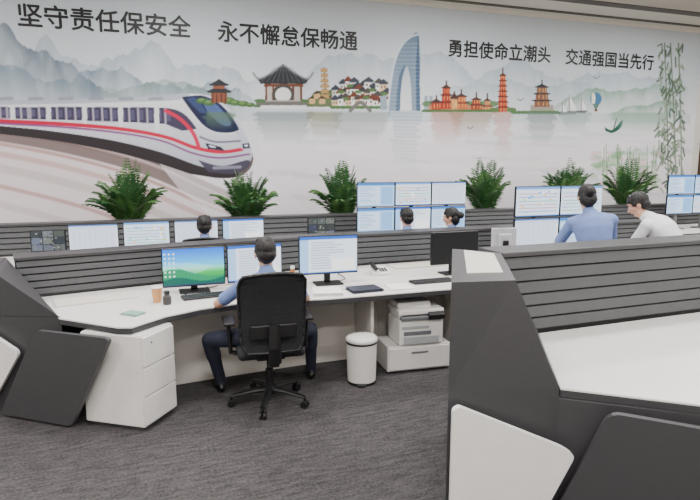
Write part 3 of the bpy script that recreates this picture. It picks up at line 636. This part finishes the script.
    for s in (-1,1): ellip(bm,(s*.031,.080,0),(.0135,.010,.0075),seg=12)
    bm.transform(Rh); g.add('eyes',bm,EYEW,smooth=True)
    bm=B()
    for s in (-1,1): ellip(bm,(s*.031,.088,0),(.0055,.0035,.0055),seg=10); ellip(bm,(s*.032,.088,.022),(.018,.005,.0035),seg=10)
    bm.transform(Rh); g.add('irises_brows',bm,EYED,smooth=True)
    bm=B(); ellip(bm,(0,.094,-.055),(.021,.006,.006),seg=12); bm.transform(Rh); g.add('mouth',bm,LIP,smooth=True)
    for s,E,Wr in hands:
        d=(Wr-E).normalized(); flat=V((d.x,d.y,d.z*.15)).normalized(); yv=(d*.35+flat*.65).normalized(); xv=yv.cross(V((0,0,1))).normalized(); zv=xv.cross(yv)
        M=Matrix((xv,yv,zv)).transposed().to_4x4(); M.translation=Wr+yv*.012
        hm=hand_mesh(.32,s); hm.transform(M); hm.materials.clear(); g.add('hand_r' if s>0 else 'hand_l',hm,SKIN)
    return g
ST=dict(pelvis=(0,-.02,.585),neck=(0,.02,1.03),head=(0,.055,1.19),hL=(-.17,.42,.80),hR=(.17,.42,.80),fL=(-.14,.42,.04),fR=(.14,.42,.04))
def seated(name,x,y,deg,**k):
    d=dict(ST); d.update(dict(hyaw=0,hpitch=-8)); d.update(k); chair(x,y,deg); return person(name,x,y,deg,**d)
seated('seated_operator',-.63,4.19,16,neck=(0,.04,1.02),head=(.0,.08,1.178),hL=(-.25,.40,.79),hR=(.21,.42,.79),fL=(-.36,.34,.04),fR=(.42,.42,.04),kneeL=(-1.3,.5,.6),kneeR=(.8,.6,.5),hpitch=-12,sh=.185)
seated('seated_operator',-1.60,6.12,14,head=(.0,.06,1.18),hyaw=-2)
seated('seated_operator',.72,6.92,10,head=(0,.06,1.20),hyaw=4)
seated('seated_operator',1.32,7.12,20,hair='bun',sh=.155,hyaw=50,head=(-.01,.05,1.19))
person('standing_woman_operator',2.22,5.08,-14,pelvis=(.06,.0,.93),neck=(.0,.20,1.39),head=(-.03,.27,1.545),hyaw=4,hpitch=-24,hL=(-.36,.36,.81),hR=(.20,.46,.81),fL=(-.08,.03,.04),fR=(.14,-.04,.04),hair='bun',sh=.175,kneeL=(0,1,0),kneeR=(0,1,0),elbL=(-1,-.2,0),elbR=(1,-.4,0))
person('bending_man_operator',3.10,5.20,40,pelvis=(.03,-.05,.95),neck=(.02,.30,1.335),head=(.02,.42,1.465),hyaw=22,hpitch=-28,hL=(-.15,.50,.83),hR=(.30,.48,.83),fL=(-.10,-.02,.04),fR=(.12,-.08,.04),shirt=SHIRTW,kneeL=(0,1,0),kneeR=(0,1,0),elbL=(-1,-.3,.2),elbR=(1,-.5,.2),longsleeve=True,sh=.195)
# ---------------------------------------------------------------- plants
def palm(x,y,h,r,seed,zp=.92):
    rr=random.Random(seed); g=G('potted_palm',(x,y,0),rr.uniform(0,6))
    bm=B(); lathe(bm,[(.11,0),(.12,.02),(.17,zp-.04),(.185,zp-.03),(.185,zp),(.16,zp),(.155,zp-.05)],n=32); g.add('planter',bm,POT)
    bm=B(); lathe(bm,[(.154,zp-.06),(.154,zp-.04),(.10,zp-.032)],n=24); g.add('soil',bm,SOIL)
    bs=B(); bl=B(); bl2=B(); nf=42
    for k in range(nf):
        az=k*2.399+rr.uniform(-.3,.3); e=rr.uniform(.35,1.0) if k>5 else rr.uniform(.05,.3); ln=h*rr.uniform(.85,1.1); sp=r*e
        d=V((math.cos(az),math.sin(az),0)); side=V((-d.y,d.x,0)); base=V((rr.uniform(-.05,.05),rr.uniform(-.05,.05),zp-.045))
        H1=ln*(1.05-.35*e*e); P=[]
        for i in range(13):
            t=i/12; P.append(base+d*(sp*(t**1.5))+V((0,0,H1*(t-.28*e*t**4))))
        loft(bs,[(P[i],.006*(1-.06*i),.006*(1-.06*i)) for i in range(13)],side,5)
        tgt=bl if k%3 else bl2
        for i in range(3,13):
            for hf in (0,.5):
                if i==12 and hf: continue
                p=P[i].lerp(P[min(i+1,12)],hf); t=(i+hf)/12; tg=(P[min(i+1,12)]-P[i-1]).normalized(); ll=.22*math.sin(math.pi*min(1,.18+.72*t))*rr.uniform(.8,1.1)
                for s in (-1,1):
                    dr=(side*s*.85+tg*.75+V((0,0,-.12))).normalized(); w=tg.cross(dr).normalized().cross(dr)*.012
                    q=p+dr*ll*.5+V((0,0,-.006)); tip=p+dr*ll+V((0,0,-.035))
                    v=[tgt.verts.new(c) for c in (p,q+w,tip,q-w)]; tgt.faces.new(v)
    g.add('stems',bs,STEM); g.add('fronds_a',bl,LEAF1); g.add('fronds_b',bl2,LEAF2)
for i,(u,y,h,r) in enumerate(((-3.05,7.72,.98,.60),(-1.5,8.15,.88,.54),(-.13,8.72,.97,.54),(2.3,9.6,1.04,.58),(3.92,10.12,1.06,.58),(5.25,10.6,1.06,.58))): palm(u,y,h,r,100+i)
# ---------------------------------------------------------------- floor items
g=G('pedestal_cabinet',(-1.6,3.9,0))
bm=B(); prism(bm,[(-1.90,3.80),(-1.43,3.68),(-1.32,4.03),(-1.79,4.15)],.03,.695,.008); g.add('carcass',bm,WHITE,True)
bm=B(); e=V((.11,.35,0)).normalized()
for z0,z1 in ((.05,.25),(.26,.46),(.47,.68)):
    c=V((-1.375,3.855,0))+V((e.y,-e.x,0))*.008; R=Matrix.Rotation(math.atan2(e.y,e.x),3,'Z'); box(bm,(c.x,c.y,(z0+z1)/2),(.34,.018,z1-z0),.004,R)
g.add('drawer_fronts',bm,WHITE,True)
bm=B(); c=V((-1.41,3.77,.63))+V((e.y,-e.x,0))*.02; capsule(bm,c,.009,c+V((e.y,-e.x,0))*.006,.009); g.add('lock',bm,CHROME,True)
bm=B(); prism(bm,[(-1.87,3.83),(-1.45,3.71),(-1.35,4.0),(-1.77,4.12)],0,.03); g.add('plinth',bm,DARK,True)
g=G('pedal_bin',(.10,4.62,0))
bm=B(); lathe(bm,[(.115,.0),(.12,.01),(.122,.03),(.13,.36),(.132,.365)],n=36); g.add('body',bm,WHITE)
bm=B(); lathe(bm,[(.133,.366),(.137,.37),(.137,.39),(.125,.405),(.08,.42),(.02,.424)],n=36); g.add('lid',bm,WHITE,smooth=True)
bm=B(); lathe(bm,[(.124,.0),(.126,.004),(.126,.018),(.124,.022)],n=36); box(bm,(0,-.135,.02),(.07,.05,.012),.004); box(bm,(0,.135,.36),(.06,.02,.05),.005); lathe(bm,[(.1325,.352),(.1345,.354),(.1345,.364),(.1325,.366)],n=36); g.add('pedal_ring',bm,BLACK)
g=G('low_drawer_cabinet',(.58,5.02,0),math.radians(15))
bm=B(); box(bm,(0,0,.135),(.60,.34,.23),.005); g.add('carcass',bm,WHITE); bm=B(); box(bm,(0,-.178,.135),(.58,.016,.20),.004); g.add('drawer_front',bm,WHITE)
bm=B(); box(bm,(0,-.19,.19),(.16,.012,.014),.004); g.add('handle',bm,GREYP); bm=B(); box(bm,(0,0,.01),(.54,.30,.02)); g.add('plinth',bm,DARK)
g=G('multifunction_printer',(.60,5.0,.251),math.radians(15))
bm=B(); box(bm,(0,0,.12),(.42,.32,.235),.018,seg=3); g.add('body',bm,WHITE)
bm=B(); box(bm,(0,-.152,.05),(.34,.03,.07),.006); box(bm,(-.06,-.155,.17),(.26,.02,.028),.004); g.add('paper_tray',bm,SILVER)
bm=B(); box(bm,(-.05,-.13,.255),(.30,.10,.03),.006); box(bm,(-.04,-.163,.115),(.26,.006,.035),.002); g.add('output_slot',bm,GREYP)
bm=B(); box(bm,(0,.01,.305),(.43,.34,.05),.014,seg=3); box(bm,(-.04,.04,.35),(.32,.24,.06),.02,seg=3); box(bm,(-.19,.0,.27),(.03,.28,.05),.005);box(bm,(.19,.0,.27),(.03,.28,.05),.005);box(bm,(0,.1,.27),(.4,.1,.05),.005); g.add('scanner_unit',bm,WHITE)
bm=B(); box(bm,(.13,-.175,.27),(.15,.05,.06),.006,Matrix.Rotation(math.radians(30),3,'X')); g.add('control_panel',bm,BLACK)
# ---------------------------------------------------------------- desk items
g=G('paper_cup',(-1.56,4.42,.751)); bm=B(); lathe(bm,[(.030,0),(.031,.003),(.043,.12),(.045,.122),(.040,.123)],n=24); g.add('cup',bm,mat('kraft_cup',(206,150,100),.6))
bm=B(); lathe(bm,[(.046,.12),(.047,.125),(.041,.133),(.01,.134)],n=24); g.add('lid',bm,WHITE)
g=G('water_bottle',(-1.46,4.36,.751)); bm=B(); lathe(bm,[(.03,0),(.033,.01),(.033,.06),(.02,.075),(.02,.09)],n=24); g.add('bottle',bm,mat('dark_thermos',(60,56,56),.3)); bm=B(); lathe(bm,[(.022,.088),(.022,.105),(.018,.108)],n=20); g.add('cap',bm,BLACK)
g=G('tea_bottle',(-.52,4.98,.751)); bm=B(); lathe(bm,[(.03,0),(.034,.008),(.034,.13),(.022,.155),(.018,.175)],n=24); g.add('bottle',bm,mat('tea_amber',(150,92,44),.2)); bm=B(); lathe(bm,[(.02,.172),(.02,.195),(.017,.198)],n=20); g.add('cap',bm,WHITE)
def keyboard(x,y,deg):
    g=G('keyboard',(x,y,.751),math.radians(deg)); bm=B(); box(bm,(0,0,.008),(.43,.14,.016),.004); g.add('case',bm,BLACK)
    bm=B()
    for r in range(5):
        for c in range(15): box(bm,(-.198+c*.0283,-.05+r*.025,.019),(.023,.02,.007),0)
    g.add('keys',bm,mat('key_caps',(48,48,52),.5))
    g=G('computer_mouse',(x+.30*math.cos(math.radians(deg)),y+.30*math.sin(math.radians(deg)),.751),math.radians(deg)); bm=B(); ellip(bm,(0,0,.012),(.03,.052,.02)); bmesh.ops.bisect_plane(bm,geom=bm.verts[:]+bm.edges[:]+bm.faces[:],plane_co=(0,0,.001),plane_no=(0,0,1),clear_inner=True); g.add('shell',bm,BLACK,smooth=True)
keyboard(-1.20,4.62,28); keyboard(.78,5.22,20)
def sheets(name,x,y,deg,w,h,n,m):
    rr=random.Random(x); bm=B()
    for i in range(n): box(bm,(rr.uniform(-.008,.008),rr.uniform(-.008,.008),.0015+i*.003),(w,h,.0028),0,Matrix.Rotation(math.radians(rr.uniform(-4,4)),3,'Z'))
    o=single(name,bm,m); o.location=(x,y,.751); o.rotation_euler=(0,0,math.radians(deg))
sheets('paper_stack',-.20,4.76,8,.24,.26,9,PAPER)
sheets('ring_binder',.13,4.86,22,.28,.20,8,mat('binder_blue_black',(40,44,58),.5)); sheets('paper_stack',.45,4.99,15,.21,.24,3,PAPER)
sheets('notebook',-1.62,4.06,-20,.15,.10,4,mat('notebook_cover',(130,168,150),.6))
g=G('desk_telephone',(.30,5.62,.751),math.radians(15)); bm=B(); box(bm,(0,0,.034),(.19,.2,.03),.008,Matrix.Rotation(math.radians(12),3,'X')); box(bm,(0,0,.010),(.17,.18,.018),.004); g.add('base',bm,WHITE)
bm=B(); capsule(bm,(-.06,-.075,.07),.022,(-.06,.085,.095),.022,12); g.add('handset',bm,BLACK,smooth=True)
bm=B()
for i in range(3):
    for j in range(4): box(bm,(.0+i*.028,-.06+j*.024,.054+(-.06+j*.024)*.21),(.018,.015,.008),.002)
g.add('keypad',bm,BLACK)
# ---------------------------------------------------------------- lights
LFR=mat('luminaire_frame',(235,235,235),.4)
for s in (-3.5,1.0,5.5,10.0):
    for d in (2.6,5.4,8.4,11.0):
        p=rm(s,d,ZC-.05); g=G('ceiling_light',p,TH); bm=B(); box(bm,(0,0,.025),(1.3,.5,.05),.004); g.add('housing',bm,LFR)
        L=bpy.data.lights.new('lamp','AREA'); L.shape='RECTANGLE'; L.size=1.2; L.size_y=.4; L.energy=128; L.color=(1.0,.982,.965)
        lo_=bpy.data.objects.new('lamp',L); COL.objects.link(lo_); lo_.parent=g.e; lo_.location=(0,0,-.004)
w=bpy.data.worlds.new('world'); bpy.context.scene.world=w; w.use_nodes=True; w.node_tree.nodes['Background'].inputs[0].default_value=(.8,.85,.9,1); w.node_tree.nodes['Background'].inputs[1].default_value=.3
print('OBJECTS',len(bpy.data.objects))
